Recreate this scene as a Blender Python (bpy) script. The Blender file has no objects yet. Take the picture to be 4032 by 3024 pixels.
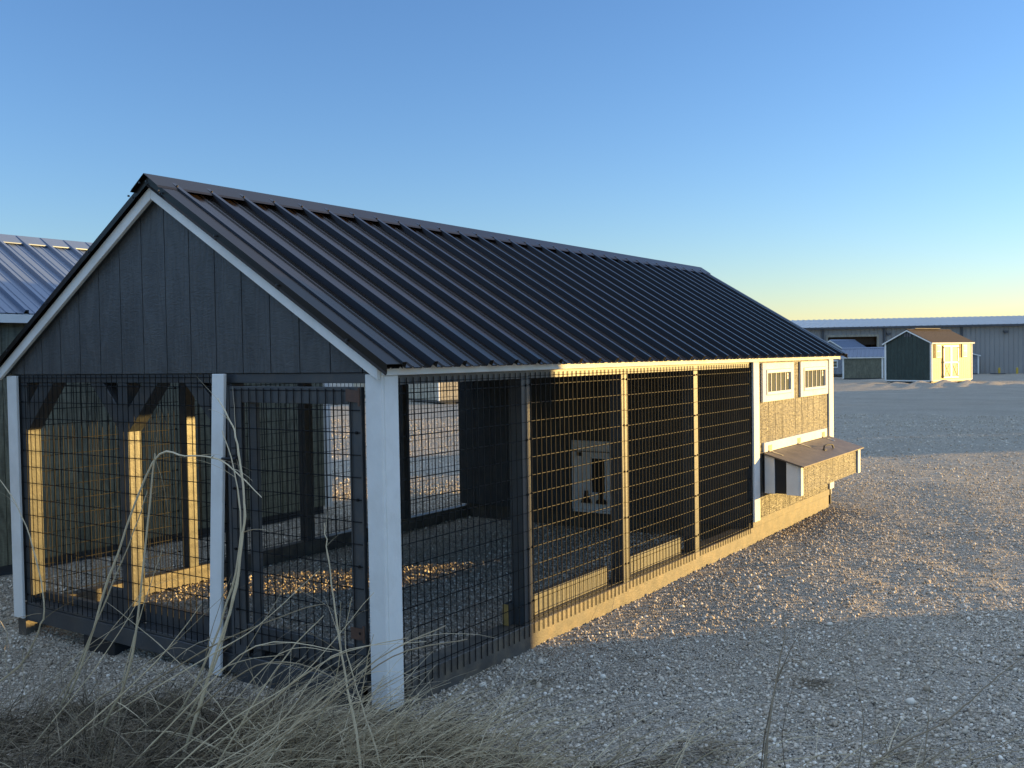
import bpy, math, random
import numpy as np
from mathutils import Vector, Matrix

scn = bpy.context.scene
col = scn.collection
rnd = random.Random(7)
rng = np.random.default_rng(11)

# ------------------------------------------------------------------ camera
CAM = Vector((2.9547, -3.2991, 1.5991))
YAW, PIT, ROL, FPX = 0.5974, -0.0276, -0.0162, 3810.6
cy_, sy_, cp_, sp_, cr_, sr_ = math.cos(YAW), math.sin(YAW), math.cos(PIT), math.sin(PIT), math.cos(ROL), math.sin(ROL)
fw = Vector((-sy_, cy_, 0)); rt = Vector((cy_, sy_, 0)); up = Vector((0, 0, 1))
f2 = fw*cp_ + up*sp_; u2 = up*cp_ - fw*sp_
r3 = rt*cr_ + u2*sr_; u3 = u2*cr_ - rt*sr_
cd = bpy.data.cameras.new('camera'); cam = bpy.data.objects.new('camera', cd); col.objects.link(cam)
cam.matrix_world = Matrix(((r3.x, u3.x, -f2.x, CAM.x), (r3.y, u3.y, -f2.y, CAM.y), (r3.z, u3.z, -f2.z, CAM.z), (0, 0, 0, 1)))
cd.sensor_width = 36; cd.lens = FPX*36/4032; cd.clip_start = 0.05; cd.clip_end = 3000
scn.camera = cam

# ------------------------------------------------------------------ light
TE = 0.068                                    # tan of the sun's elevation
KA = math.hypot(1, 1.03); SX, SY = 1/KA, 1.03/KA   # towards the sun, on the ground
ELEV = math.atan(TE); AZ = math.atan2(SX, SY)
OVERHEAD_LIFT = (1.5, 1.8, 2.15)  # fill light added overhead, on top of the sky model
w = bpy.data.worlds.new('World'); scn.world = w; w.use_nodes = True
nt = w.node_tree; nt.nodes.clear()
out = nt.nodes.new('ShaderNodeOutputWorld'); bg = nt.nodes.new('ShaderNodeBackground')
sky = nt.nodes.new('ShaderNodeTexSky'); sky.sky_type = 'NISHITA'; sky.sun_disc = False
sky.sun_elevation = ELEV; sky.sun_rotation = AZ
sky.air_density = 1.0; sky.dust_density = 0.0; sky.ozone_density = 3.2
bg.inputs['Strength'].default_value = 0.15
# brightness added to the sky overhead, above the frame, to lift the shaded sides
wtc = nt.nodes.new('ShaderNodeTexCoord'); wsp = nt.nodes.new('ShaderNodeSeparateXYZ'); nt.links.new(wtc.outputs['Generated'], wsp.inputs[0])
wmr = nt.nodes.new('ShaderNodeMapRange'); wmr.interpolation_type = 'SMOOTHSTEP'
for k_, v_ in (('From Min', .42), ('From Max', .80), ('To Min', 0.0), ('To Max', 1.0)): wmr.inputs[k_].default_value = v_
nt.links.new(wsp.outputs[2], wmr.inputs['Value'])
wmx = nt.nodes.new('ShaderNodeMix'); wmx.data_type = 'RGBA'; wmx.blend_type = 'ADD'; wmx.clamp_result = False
wmx.inputs[7].default_value = (OVERHEAD_LIFT[0], OVERHEAD_LIFT[1], OVERHEAD_LIFT[2], 1)
tint = nt.nodes.new('ShaderNodeMix'); tint.data_type = 'RGBA'; tint.blend_type = 'MULTIPLY'; tint.inputs['Factor'].default_value = 1; tint.inputs[7].default_value = (1.06, .97, 1.10, 1)
nt.links.new(sky.outputs[0], tint.inputs[6])
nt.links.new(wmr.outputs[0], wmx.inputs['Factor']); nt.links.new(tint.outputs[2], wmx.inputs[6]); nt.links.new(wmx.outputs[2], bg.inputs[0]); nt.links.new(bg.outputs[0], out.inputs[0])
sl = bpy.data.lights.new('sun', 'SUN'); so = bpy.data.objects.new('sun', sl); col.objects.link(so)
sl.energy = 4.1; sl.angle = math.radians(0.5); sl.color = (1.0, 0.64, 0.20)
d = Vector((SX*math.cos(ELEV), SY*math.cos(ELEV), math.sin(ELEV)))
so.rotation_euler = d.to_track_quat('Z', 'Y').to_euler(); so.location = d*50
scn.view_settings.view_transform = 'Standard'; scn.view_settings.look = 'None'
scn.view_settings.gamma = 1; scn.view_settings.exposure = 1.5

# ------------------------------------------------------------------ materials
def mat(name, base, rough=.6, spec=.5, metal=0., var=0., vscale=8., bump=0., bscale=60., stretch=(1, 1, 1), coat=0., dirt=None, dirt_scale=3., dirt_amt=.5):
    m = bpy.data.materials.new(name); m.use_nodes = True
    t = m.node_tree; b = t.nodes['Principled BSDF']; L = t.links
    b.inputs['Base Color'].default_value = (*base, 1); b.inputs['Roughness'].default_value = rough
    b.inputs['Specular IOR Level'].default_value = spec; b.inputs['Metallic'].default_value = metal
    b.inputs['Coat Weight'].default_value = coat
    tc = t.nodes.new('ShaderNodeTexCoord'); mp = t.nodes.new('ShaderNodeMapping'); mp.inputs['Scale'].default_value = stretch
    L.new(tc.outputs['Object'], mp.inputs[0])
    colr = None
    if var:
        n = t.nodes.new('ShaderNodeTexNoise'); n.inputs['Scale'].default_value = vscale; n.inputs['Detail'].default_value = 6
        L.new(mp.outputs[0], n.inputs['Vector'])
        r = t.nodes.new('ShaderNodeMapRange'); r.inputs['From Min'].default_value = .3; r.inputs['From Max'].default_value = .7
        r.inputs['To Min'].default_value = 1-var; r.inputs['To Max'].default_value = 1+var
        L.new(n.outputs['Fac'], r.inputs['Value'])
        mx = t.nodes.new('ShaderNodeMix'); mx.data_type = 'RGBA'; mx.blend_type = 'MULTIPLY'; mx.inputs['Factor'].default_value = 1
        mx.inputs[6].default_value = (*base, 1); L.new(r.outputs[0], mx.inputs[7]); colr = mx.outputs[2]
    if dirt:
        n = t.nodes.new('ShaderNodeTexNoise'); n.inputs['Scale'].default_value = dirt_scale; n.inputs['Detail'].default_value = 8; n.inputs['Roughness'].default_value = .65
        L.new(tc.outputs['Object'], n.inputs['Vector'])
        r = t.nodes.new('ShaderNodeMapRange'); r.inputs['From Min'].default_value = .45; r.inputs['From Max'].default_value = .7
        r.inputs['To Max'].default_value = dirt_amt
        L.new(n.outputs['Fac'], r.inputs['Value'])
        mx = t.nodes.new('ShaderNodeMix'); mx.data_type = 'RGBA'; L.new(r.outputs[0], mx.inputs['Factor'])
        if colr: L.new(colr, mx.inputs[6])
        else: mx.inputs[6].default_value = (*base, 1)
        mx.inputs[7].default_value = (*dirt, 1); colr = mx.outputs[2]
    if colr: L.new(colr, b.inputs['Base Color'])
    if bump:
        n = t.nodes.new('ShaderNodeTexNoise'); n.inputs['Scale'].default_value = bscale; n.inputs['Detail'].default_value = 5; n.inputs['Distortion'].default_value = 1.2
        L.new(mp.outputs[0], n.inputs['Vector'])
        bu = t.nodes.new('ShaderNodeBump'); bu.inputs['Strength'].default_value = 1; bu.inputs['Distance'].default_value = bump
        L.new(n.outputs['Fac'], bu.inputs['Height']); L.new(bu.outputs[0], b.inputs['Normal'])
    return m

def siding_mat(name, base, rough=.50, bump=.012, spec=.62, lo=.70, hi=1.22):
    """painted panel siding pressed with a wood grain: wavy cathedral lines running up the board"""
    m = mat(name, base, rough, spec, var=.18, vscale=5, stretch=(1, 1, .35))
    t = m.node_tree; L = t.links; b = t.nodes['Principled BSDF']
    tc = t.nodes.new('ShaderNodeTexCoord')
    mp = t.nodes.new('ShaderNodeMapping'); mp.inputs['Scale'].default_value = (1, 1, .16); L.new(tc.outputs['Object'], mp.inputs[0])
    n1 = t.nodes.new('ShaderNodeTexNoise'); n1.inputs['Scale'].default_value = 7; n1.inputs['Detail'].default_value = 2
    L.new(mp.outputs[0], n1.inputs['Vector'])
    ml = t.nodes.new('ShaderNodeMath'); ml.operation = 'MULTIPLY'; ml.inputs[1].default_value = 60; L.new(n1.outputs['Fac'], ml.inputs[0])
    sn = t.nodes.new('ShaderNodeMath'); sn.operation = 'SINE'; L.new(ml.outputs[0], sn.inputs[0])
    mp2 = t.nodes.new('ShaderNodeMapping'); mp2.inputs['Scale'].default_value = (.5, .5, 1.6); L.new(tc.outputs['Object'], mp2.inputs[0])
    n2 = t.nodes.new('ShaderNodeTexNoise'); n2.inputs['Scale'].default_value = 34; n2.inputs['Detail'].default_value = 4; n2.inputs['Distortion'].default_value = 1.5
    L.new(mp2.outputs[0], n2.inputs['Vector'])
    ad = t.nodes.new('ShaderNodeMath'); ad.operation = 'MULTIPLY_ADD'; ad.inputs[1].default_value = .22
    L.new(sn.outputs[0], ad.inputs[0]); L.new(n2.outputs['Fac'], ad.inputs[2])
    bu = t.nodes.new('ShaderNodeBump'); bu.inputs['Distance'].default_value = bump; L.new(ad.outputs[0], bu.inputs['Height'])
    gm = t.nodes.new('ShaderNodeMapRange'); gm.inputs['From Min'].default_value = .2; gm.inputs['From Max'].default_value = .8; gm.inputs['To Min'].default_value = lo; gm.inputs['To Max'].default_value = hi; L.new(ad.outputs[0], gm.inputs['Value'])
    src = b.inputs['Base Color'].links[0].from_socket
    gx = t.nodes.new('ShaderNodeMix'); gx.data_type = 'RGBA'; gx.blend_type = 'MULTIPLY'; gx.inputs['Factor'].default_value = 1; L.new(src, gx.inputs[6]); L.new(gm.outputs[0], gx.inputs[7]); L.new(gx.outputs[2], b.inputs['Base Color'])
    L.new(bu.outputs[0], b.inputs['Normal'])
    return m

M = {}
M['dark_siding'] = siding_mat('dark_siding', (.070, .066, .058), lo=.62, hi=1.3)
M['gable'] = siding_mat('charcoal_gable_siding', (.074, .078, .078), .5, .0035, .3, lo=.86, hi=1.10)
M['dark_wood'] = mat('dark_painted_wood', (.045, .052, .058), .42, .6, var=.2, vscale=6, bump=.0008, bscale=40, stretch=(1, 1, 1), dirt=(.12, .10, .075), dirt_scale=9, dirt_amt=.35)
M['skid'] = mat('dark_skid_timber', (.085, .078, .068), .45, .6, var=.25, vscale=7, bump=.0012, bscale=50, dirt=(.22, .17, .11), dirt_scale=11, dirt_amt=.6)
M['black'] = mat('black_painted_wood', (.012, .013, .015), .6)
M['white'] = mat('white_painted_trim', (.80, .80, .76), .65, .15, var=.04, vscale=3, bump=.0016, bscale=55, stretch=(1, 1, .35), dirt=(.50, .47, .41), dirt_scale=4, dirt_amt=.30)
M['offwhite'] = mat('grey_white_paint', (.68, .70, .70), .5, var=.08)
M['wire'] = mat('black_coated_wire', (.007, .007, .007), .6, .22)
M['roof'] = mat('black_roof_metal', (.012, .0085, .0065), .22, .28, var=.12, vscale=2, bump=.0005, bscale=9)
M['roofcap'] = mat('bronze_black_trim_metal', (.010, .0075, .006), .34, .22, var=.15, vscale=3)
M['galv'] = mat('zinc_plated_steel', (.34, .31, .26), .3, .5, metal=.9, bump=.0003, bscale=80)
M['rust'] = mat('brown_rusty_steel', (.09, .05, .035), .6, dirt=(.16, .08, .045), dirt_scale=40)
M['screw'] = mat('dark_screw_metal', (.05, .05, .05), .4, metal=.5)
M['cutwood'] = mat('raw_cut_timber', (.42, .27, .08), .6, var=.2, vscale=30)
M['lid'] = mat('brown_grey_lid_board', (.11, .085, .062), .55, .5, var=.2, vscale=9, bump=.0012, bscale=45, dirt=(.2, .16, .11), dirt_scale=8)
M['sheetlight'] = mat('pale_galvalume_roof', (.15, .185, .25), .36, .4, metal=.35, var=.06, vscale=3)
M['olive'] = siding_mat('olive_siding', (.150, .152, .108), .5, .0012, .4)
M['green'] = siding_mat('dark_green_siding', (.026, .045, .038), .5, .0012, .4)
M['tan'] = siding_mat('sunlit_gold_siding', (.52, .36, .12), .5, .0012, .4)  # gold of the low sun put into the wall's colour
M['beige'] = siding_mat('beige_siding', (.40, .36, .28), .5, .0012, .4)
M['greyside'] = siding_mat('grey_siding', (.22, .24, .27), .5, .0012, .4)
M['shingle'] = mat('brown_asphalt_shingles', (.085, .062, .045), .9, .2, var=.35, vscale=20, bump=.004, bscale=60)
M['glass'] = mat('window_glass', (.075, .085, .060), .22, .4)
M['vinyl'] = mat('white_vinyl_frame', (.72, .72, .70), .4)
M['steelwall'] = mat('grey_steel_wall_panel', (.31, .30, .285), .5, .5, var=.06, vscale=.6)
M['steelroof'] = mat('pale_steel_roof_panel', (.50, .49, .47), .5, .4, metal=.1, var=.06, vscale=.5)
M['gutter'] = mat('dark_grey_gutter', (.07, .075, .085), .5)
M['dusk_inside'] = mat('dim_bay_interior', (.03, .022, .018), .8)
M['bollard'] = mat('yellow_bollard_paint', (.62, .42, .04), .5, dirt=(.2, .14, .05), dirt_scale=14)
M['block'] = mat('concrete_and_wood_block', (.30, .27, .22), .8, var=.25, vscale=25)
M['sticker'] = mat('white_sticker', (.8, .8, .78), .5)
M['redink'] = mat('red_print', (.5, .04, .03), .5)

def grass_mat(name, a, b_):
    m = mat(name, a, .6, .4); t = m.node_tree; L = t.links; b = t.nodes['Principled BSDF']
    g = t.nodes.new('ShaderNodeNewGeometry'); r = t.nodes.new('ShaderNodeValToRGB')
    r.color_ramp.elements[0].color = (*a, 1); r.color_ramp.elements[1].color = (*b_, 1)
    e = r.color_ramp.elements.new(.5); e.color = tuple((x+y)/2*1.1 for x, y in zip(a, b_))+(1,)
    tc = t.nodes.new('ShaderNodeTexCoord'); n = t.nodes.new('ShaderNodeTexNoise'); n.inputs['Scale'].default_value = 25
    L.new(tc.outputs['Object'], n.inputs['Vector'])
    mx = t.nodes.new('ShaderNodeMath'); mx.operation = 'MULTIPLY_ADD'; mx.inputs[1].default_value = .5; 
    ad = t.nodes.new('ShaderNodeMath'); ad.operation = 'ADD'; ad.inputs[1].default_value = -.25
    L.new(n.outputs['Fac'], mx.inputs[0]); L.new(g.outputs['Random Per Island'], ad.inputs[0]); L.new(ad.outputs[0], mx.inputs[2])
    L.new(mx.outputs[0], r.inputs[0]); L.new(r.outputs[0], b.inputs['Base Color'])
    return m
M['straw'] = grass_mat('dry_straw', (.24, .185, .11), (.66, .55, .36))
M['thatch'] = grass_mat('dry_thatch', (.024, .018, .012), (.36, .29, .19))
M['weed'] = grass_mat('dry_weed_stem', (.13, .10, .07), (.40, .32, .22))

def gravel_mat(name, stones):
    m = bpy.data.materials.new(name); m.use_nodes = True
    t = m.node_tree; b = t.nodes['Principled BSDF']; L = t.links
    b.inputs['Roughness'].default_value = .85; b.inputs['Specular IOR Level'].default_value = .25
    tc = t.nodes.new('ShaderNodeTexCoord')
    if stones:
        g = t.nodes.new('ShaderNodeNewGeometry'); r = t.nodes.new('ShaderNodeValToRGB')
        cr = r.color_ramp; cr.elements[0].color = (.30, .24, .17, 1); cr.elements[1].color = (.84, .77, .65, 1)
        for p_, c_ in ((.25, (.44, .365, .27)), (.6, (.56, .48, .37)), (.85, (.68, .60, .48))):
            e = cr.elements.new(p_); e.color = (*c_, 1)
        L.new(g.outputs['Random Per Island'], r.inputs[0]); L.new(r.outputs[0], b.inputs['Base Color'])
        return m
    nb = t.nodes.new('ShaderNodeTexNoise'); nb.inputs['Scale'].default_value = .8; nb.inputs['Detail'].default_value = 8
    L.new(tc.outputs['Object'], nb.inputs['Vector'])
    vo = t.nodes.new('ShaderNodeTexVoronoi'); vo.inputs['Scale'].default_value = 75; L.new(tc.outputs['Object'], vo.inputs['Vector'])
    rm = t.nodes.new('ShaderNodeValToRGB'); cr = rm.color_ramp
    cr.elements[0].position = .3; cr.elements[0].color = (.47, .40, .305, 1); cr.elements[1].position = .72; cr.elements[1].color = (.62, .55, .44, 1)
    mpb = t.nodes.new('ShaderNodeMapping'); mpb.inputs['Rotation'].default_value = (0, 0, .5); mpb.inputs['Scale'].default_value = (.10, .75, 1); L.new(tc.outputs['Object'], mpb.inputs[0])
    nt_ = t.nodes.new('ShaderNodeTexNoise'); nt_.inputs['Scale'].default_value = 1.0; nt_.inputs['Detail'].default_value = 7; nt_.inputs['Roughness'].default_value = .6; L.new(mpb.outputs[0], nt_.inputs['Vector'])
    av = t.nodes.new('ShaderNodeMath'); av.operation = 'MULTIPLY_ADD'; av.inputs[1].default_value = .55; hf = t.nodes.new('ShaderNodeMath'); hf.operation = 'MULTIPLY'; hf.inputs[1].default_value = .45
    L.new(nb.outputs['Fac'], hf.inputs[0]); L.new(nt_.outputs['Fac'], av.inputs[0]); L.new(hf.outputs[0], av.inputs[2]); L.new(av.outputs[0], rm.inputs[0])
    mx = t.nodes.new('ShaderNodeMix'); mx.data_type = 'RGBA'; mx.blend_type = 'MULTIPLY'; mx.inputs['Factor'].default_value = .55
    sp = t.nodes.new('ShaderNodeSeparateColor'); L.new(vo.outputs['Color'], sp.inputs[0])
    mr = t.nodes.new('ShaderNodeMapRange'); mr.inputs['To Min'].default_value = .55; mr.inputs['To Max'].default_value = 1.45; L.new(sp.outputs[0], mr.inputs['Value'])
    L.new(rm.outputs[0], mx.inputs[6]); L.new(mr.outputs[0], mx.inputs[7]); L.new(mx.outputs[2], b.inputs['Base Color'])
    inv = t.nodes.new('ShaderNodeMath'); inv.operation = 'SUBTRACT'; inv.inputs[0].default_value = 1; L.new(vo.outputs['Distance'], inv.inputs[1])
    v2 = t.nodes.new('ShaderNodeTexVoronoi'); v2.inputs['Scale'].default_value = 17; L.new(tc.outputs['Object'], v2.inputs['Vector'])
    i2 = t.nodes.new('ShaderNodeMath'); i2.operation = 'MULTIPLY_ADD'; i2.inputs[1].default_value = -2.4; L.new(v2.outputs['Distance'], i2.inputs[0]); L.new(inv.outputs[0], i2.inputs[2])
    bu = t.nodes.new('ShaderNodeBump'); bu.inputs['Distance'].default_value = .034; L.new(i2.outputs[0], bu.inputs['Height'])
    n3 = t.nodes.new('ShaderNodeTexNoise'); n3.inputs['Scale'].default_value = 3.5; n3.inputs['Detail'].default_value = 6; L.new(tc.outputs['Object'], n3.inputs['Vector'])
    b3 = t.nodes.new('ShaderNodeBump'); b3.inputs['Distance'].default_value = .15; L.new(n3.outputs['Fac'], b3.inputs['Height']); L.new(b3.outputs[0], bu.inputs['Normal'])
    L.new(bu.outputs[0], b.inputs['Normal'])
    return m
M['ground'] = gravel_mat('packed_limestone_gravel', False)
M['stones'] = gravel_mat('crushed_limestone_stones', True)

# ------------------------------------------------------------------ mesh helpers
class MB:
    def __init__(s): s.v = []; s.f = []
    def box(s, x0, y0, z0, x1, y1, z1):
        x0, x1 = sorted((x0, x1)); y0, y1 = sorted((y0, y1)); z0, z1 = sorted((z0, z1))
        n = len(s.v)
        s.v += [(x, y, z) for z in (z0, z1) for y in (y0, y1) for x in (x0, x1)]
        s.f += [(n, n+2, n+3, n+1), (n+4, n+5, n+7, n+6), (n, n+1, n+5, n+4), (n+2, n+6, n+7, n+3), (n, n+4, n+6, n+2), (n+1, n+3, n+7, n+5)]
        return s
    def prism(s, poly, ext):
        """poly: list of 3D points in a plane; ext: extrusion vector"""
        n = len(s.v); k = len(poly); e = Vector(ext)
        s.v += [tuple(p) for p in poly] + [tuple(Vector(p)+e) for p in poly]
        s.f += [tuple(range(n, n+k))[::-1], tuple(range(n+k, n+2*k))]
        s.f += [(n+i, n+(i+1) % k, n+k+(i+1) % k, n+k+i) for i in range(k)]
        return s
    def tube(s, pts, rad, n=5, cap=True):
        pts = [Vector(p) for p in pts]
        if not isinstance(rad, (list, tuple)): rad = [rad]*len(pts)
        base = len(s.v); dprev = None
        for i, p in enumerate(pts):
            dd = (pts[min(i+1, len(pts)-1)]-pts[max(i-1, 0)]).normalized()
            a = dd.orthogonal().normalized() if dprev is None else (a - dd*a.dot(dd)).normalized()
            dprev = dd; b = dd.cross(a)
            for j in range(n):
                t = 2*math.pi*j/n
                s.v.append(tuple(p + (a*math.cos(t)+b*math.sin(t))*rad[i]))
        for i in range(len(pts)-1):
            for j in range(n):
                q = base+i*n; s.f.append((q+j, q+(j+1) % n, q+n+(j+1) % n, q+n+j))
        if cap:
            s.f.append(tuple(range(base, base+n))[::-1]); q = base+(len(pts)-1)*n; s.f.append(tuple(range(q, q+n)))
        return s
    def rod(s, a, b, r, n=5): return s.tube([a, b], r, n)
    def disc(s, c, nrm, r, h, n=6):
        nrm = Vector(nrm).normalized(); return s.tube([Vector(c), Vector(c)+nrm*h], r, n)
    def build(s, name, m, parent=None, smooth=False, bevel=0):
        me = bpy.data.meshes.new(name); me.from_pydata(s.v, [], s.f); me.materials.append(m); me.validate(); me.update()
        if smooth: me.shade_smooth()
        o = bpy.data.objects.new(name, me); col.objects.link(o)
        if parent: o.parent = parent
        if bevel:
            bv = o.modifiers.new('bevel', 'BEVEL'); bv.width = bevel; bv.segments = 1; bv.limit_method = 'ANGLE'
        return o

def tag(o, label=None, cat=None, group=None, kind=None):
    if label: o['label'] = label
    if cat: o['category'] = cat
    if group: o['group'] = group
    if kind: o['kind'] = kind
    return o
def empty(name, loc=(0, 0, 0), rz=0):
    o = bpy.data.objects.new(name, None); col.objects.link(o); o.location = loc; o.rotation_euler = (0, 0, rz); o.empty_display_size = .2; return o
def pieces(name, m, parent, makers):
    """one object for each small repeated piece"""
    for f_ in makers:
        q = MB(); f_(q); q.build(name, M[m], parent)
def sstep(a, b, x): t = np.clip((x-a)/(b-a), 0, 1); return t*t*(3-2*t)

# ------------------------------------------------------------------ ground
_ph = rng.uniform(0, 6.28, 40); _th = rng.uniform(0, 6.28, 40)
def ground_z(x, y):
    x = np.asarray(x, float); y = np.asarray(y, float)
    z = np.full(np.broadcast(x, y).shape, -0.045)
    dist = np.hypot(x-2.95, y+3.3)
    und = np.zeros_like(z)
    k = 0
    for lam, amp in ((9., .012), (5., .009), (2.8, .006), (1.5, .006), (.8, .005), (.4, .004)):
        for _ in range(4):
            if lam < 1.2: fade = sstep(14, 8, dist)
            else: fade = 1
            und = und + fade*amp*.6*np.sin(2*math.pi/lam*(x*math.cos(_th[k])+y*math.sin(_th[k]))+_ph[k]); k += 1
    # calm beside the coop so that its timbers stay seated
    dx = np.maximum(np.maximum(-3.3-x, x-.15), 0); dy = np.maximum(np.maximum(-.2-y, y-7.2), 0)
    calm = sstep(0., 1.6, np.hypot(dx, dy))
    z = z + und*(.25+.75*calm)
    z = z - .10*sstep(-1.2, -2.6, x)*sstep(.35, -.15, y)*sstep(-3.2, -1.6, y)        # dip by the front left corner
    # tyre-churned ridge far off, with humps along it
    s_ = (x+9)*.985+(y-43.2)*.17; t_ = -(x+9)*.17+(y-43.2)*.985
    z = z + .30*np.exp(-(t_/1.1)**2)*(.35+.65*np.sin(s_*3.1)**2)*sstep(-9, -6, s_)*sstep(9, 3, s_)
    z = z + .10*np.exp(-((t_+1.2)/1.8)**2)
    return z
def axis(lo, hi, step, far):
    a = list(np.arange(lo, hi+step/2, step)); g = step
    while a[-1] < far: g *= 1.10; a.append(a[-1]+min(g, 30))
    g = step
    while a[0] > -far: g *= 1.10; a.insert(0, a[0]-min(g, 30))
    return np.array(a)
xs = axis(-7.5, 4.5, .06, 500); ys = axis(-3.0, 15, .06, 500)
X, Y = np.meshgrid(xs, ys); Z = ground_z(X, Y)
nx, ny = len(xs), len(ys)
me = bpy.data.meshes.new('ground')
me.vertices.add(nx*ny); me.vertices.foreach_set('co', np.stack([X, Y, Z], -1).ravel().astype(np.float32))
ii, jj = np.meshgrid(np.arange(nx-1), np.arange(ny-1)); q0 = (jj*nx+ii).ravel()
fc = np.stack([q0, q0+1, q0+nx+1, q0+nx], -1).ravel().astype(np.int32)
def set_faces(me, fc, k):
    nf = len(fc)//k
    me.loops.add(len(fc)); me.loops.foreach_set('vertex_index', fc)
    me.polygons.add(nf); me.polygons.foreach_set('loop_start', (np.arange(nf)*k).astype(np.int32))
    me.update(calc_edges=True)
set_faces(me, fc, 4); me.materials.append(M['ground']); me.shade_smooth()
g = bpy.data.objects.new('ground', me); col.objects.link(g); tag(g, kind='structure')

# loose crushed stone lying on it: uncountable, one object
ico = []
ph = (1+5**.5)/2
iv = np.array([(-1, ph, 0), (1, ph, 0), (-1, -ph, 0), (1, -ph, 0), (0, -1, ph), (0, 1, ph), (0, -1, -ph), (0, 1, -ph), (ph, 0, -1), (ph, 0, 1), (-ph, 0, -1), (-ph, 0, 1)])
iv /= np.linalg.norm(iv[0])
iF = np.array([(0, 11, 5), (0, 5, 1), (0, 1, 7), (0, 7, 10), (0, 10, 11), (1, 5, 9), (5, 11, 4), (11, 10, 2), (10, 7, 6), (7, 1, 8), (3, 9, 4), (3, 4, 2), (3, 2, 6), (3, 6, 8), (3, 8, 9), (4, 9, 5), (2, 4, 11), (6, 2, 10), (8, 6, 7), (9, 8, 1)])
def stones(n, r0, r1, smin, smax, pw, amax=.62):
    rr = np.sqrt(rng.uniform(r0*r0, r1*r1, n)); aa = YAW + rng.uniform(-amax, amax, n)
    x = CAM.x - rr*np.sin(aa); y = CAM.y + rr*np.cos(aa)
    size = smin*(smax/smin)**(rng.uniform(0, 1, n)**pw)
    dens = .5+.5*np.sin(x*1.3+1)*np.sin(y*1.1+2)+.3*np.sin(x*3.1+y*2.3)      # uneven cover
    keep = rng.uniform(0, 1, n) < np.clip(.45+.55*dens, .2, 1)
    keep &= ~((x < -4.45) & (x > -7) & (y < 4.1))
    return x[keep], y[keep], size[keep]
parts_ = [stones(76000, 2.6, 7.2, .0032, .0115, 1.5), stones(900, 2.8, 8, .010, .022, 2), stones(74000, 7.2, 13, .005, .013, 1.5), stones(42000, 13, 27, .008, .018, 1.6)]
sx = np.concatenate([p[0] for p in parts_]); sy = np.concatenate([p[1] for p in parts_]); ss = np.concatenate([p[2] for p in parts_])
N = len(sx)
th = rng.uniform(0, 6.28, N); sc = rng.uniform(.65, 1.25, (N, 3)); sc[:, 2] *= .82
V = iv[None]*(1+rng.uniform(-.22, .22, (N, 12, 1)))*sc[:, None]*ss[:, None, None]
tx = rng.normal(0, .35, N)
V[..., 2] = V[..., 2] + V[..., 0]*tx[:, None]
c, s_ = np.cos(th)[:, None], np.sin(th)[:, None]
W = np.empty_like(V); W[..., 0] = V[..., 0]*c-V[..., 1]*s_+sx[:, None]; W[..., 1] = V[..., 0]*s_+V[..., 1]*c+sy[:, None]
W[..., 2] = V[..., 2] + (ground_z(sx, sy)+ss*.40)[:, None]
me = bpy.data.meshes.new('loose_gravel'); me.vertices.add(N*12); me.vertices.foreach_set('co', W.ravel().astype(np.float32))
fc = (iF[None]+np.arange(N)[:, None, None]*12).ravel().astype(np.int32)
set_faces(me, fc, 3); me.materials.append(M['stones'])
o = bpy.data.objects.new('loose_gravel', me); col.objects.link(o); tag(o, 'pale crushed limestone gravel scattered over the yard', 'gravel', kind='stuff')

# ------------------------------------------------------------------ chicken coop
coop = empty('chicken_coop')
tag(coop, 'long black chicken coop with wire mesh run, black metal roof and white corner trim', 'chicken coop')
def P(name, mb, m, parent=coop, **k): return mb.build(name, M[m], parent, **k)
SL = .61; RX = -1.60; ZE = 1.56; XE = .07; YF, YB = -.05, 7.36
def roofz(x): return ZE + (XE-x)*SL if x >= RX else ZE + (XE-(2*RX-x))*SL
GZ = lambda x, y: float(ground_z(x, y))

# timber base
P('skid', MB().box(-.152, -.01, -.055, -.012, 6.95, .100), 'skid', bevel=.004)
P('skid', MB().box(-3.148, .0, -.135, -3.062, 6.95, .075), 'skid', bevel=.004)
P('sill_beam', MB().box(-3.055, .006, -.022, -.16, .086, .078).box(-3.055, .012, .080, -.16, .086, .100), 'dark_wood', bevel=.003)
P('sill_beam', MB().box(-3.055, 4.70, -.05, -.16, 4.79, .10), 'skid')
P('inner_rail', MB().box(-3.05, .088, .02, -2.37, .126, .150), 'dark_wood', bevel=.002)
P('inner_rail', MB().box(-1.93, .088, .02, -.20, .126, .215), 'dark_wood', bevel=.002)
P('spacer_block', MB().box(-2.365, .088, .04, -2.05, .128, .262), 'dark_wood', bevel=.003)
ir = P('inner_rail', MB().box(-.128, 1.105, .101, -.09, 2.245, .224), 'dark_wood', bevel=.002)
P('cut_end', MB().box(-.127, 1.100, .104, -.091, 1.1045, .222), 'cutwood', ir)
P('inner_rail', MB().box(-.128, 2.425, .101, -.09, 3.41, .226), 'dark_wood', bevel=.002)
P('support_block', MB().box(-2.44, .01, -.20, -2.13, .15, -.024), 'black', bevel=.004)
P('support_block', MB().box(-1.2, .10, -.14, -.9, .4, -.024), 'black', bevel=.004)

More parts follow.
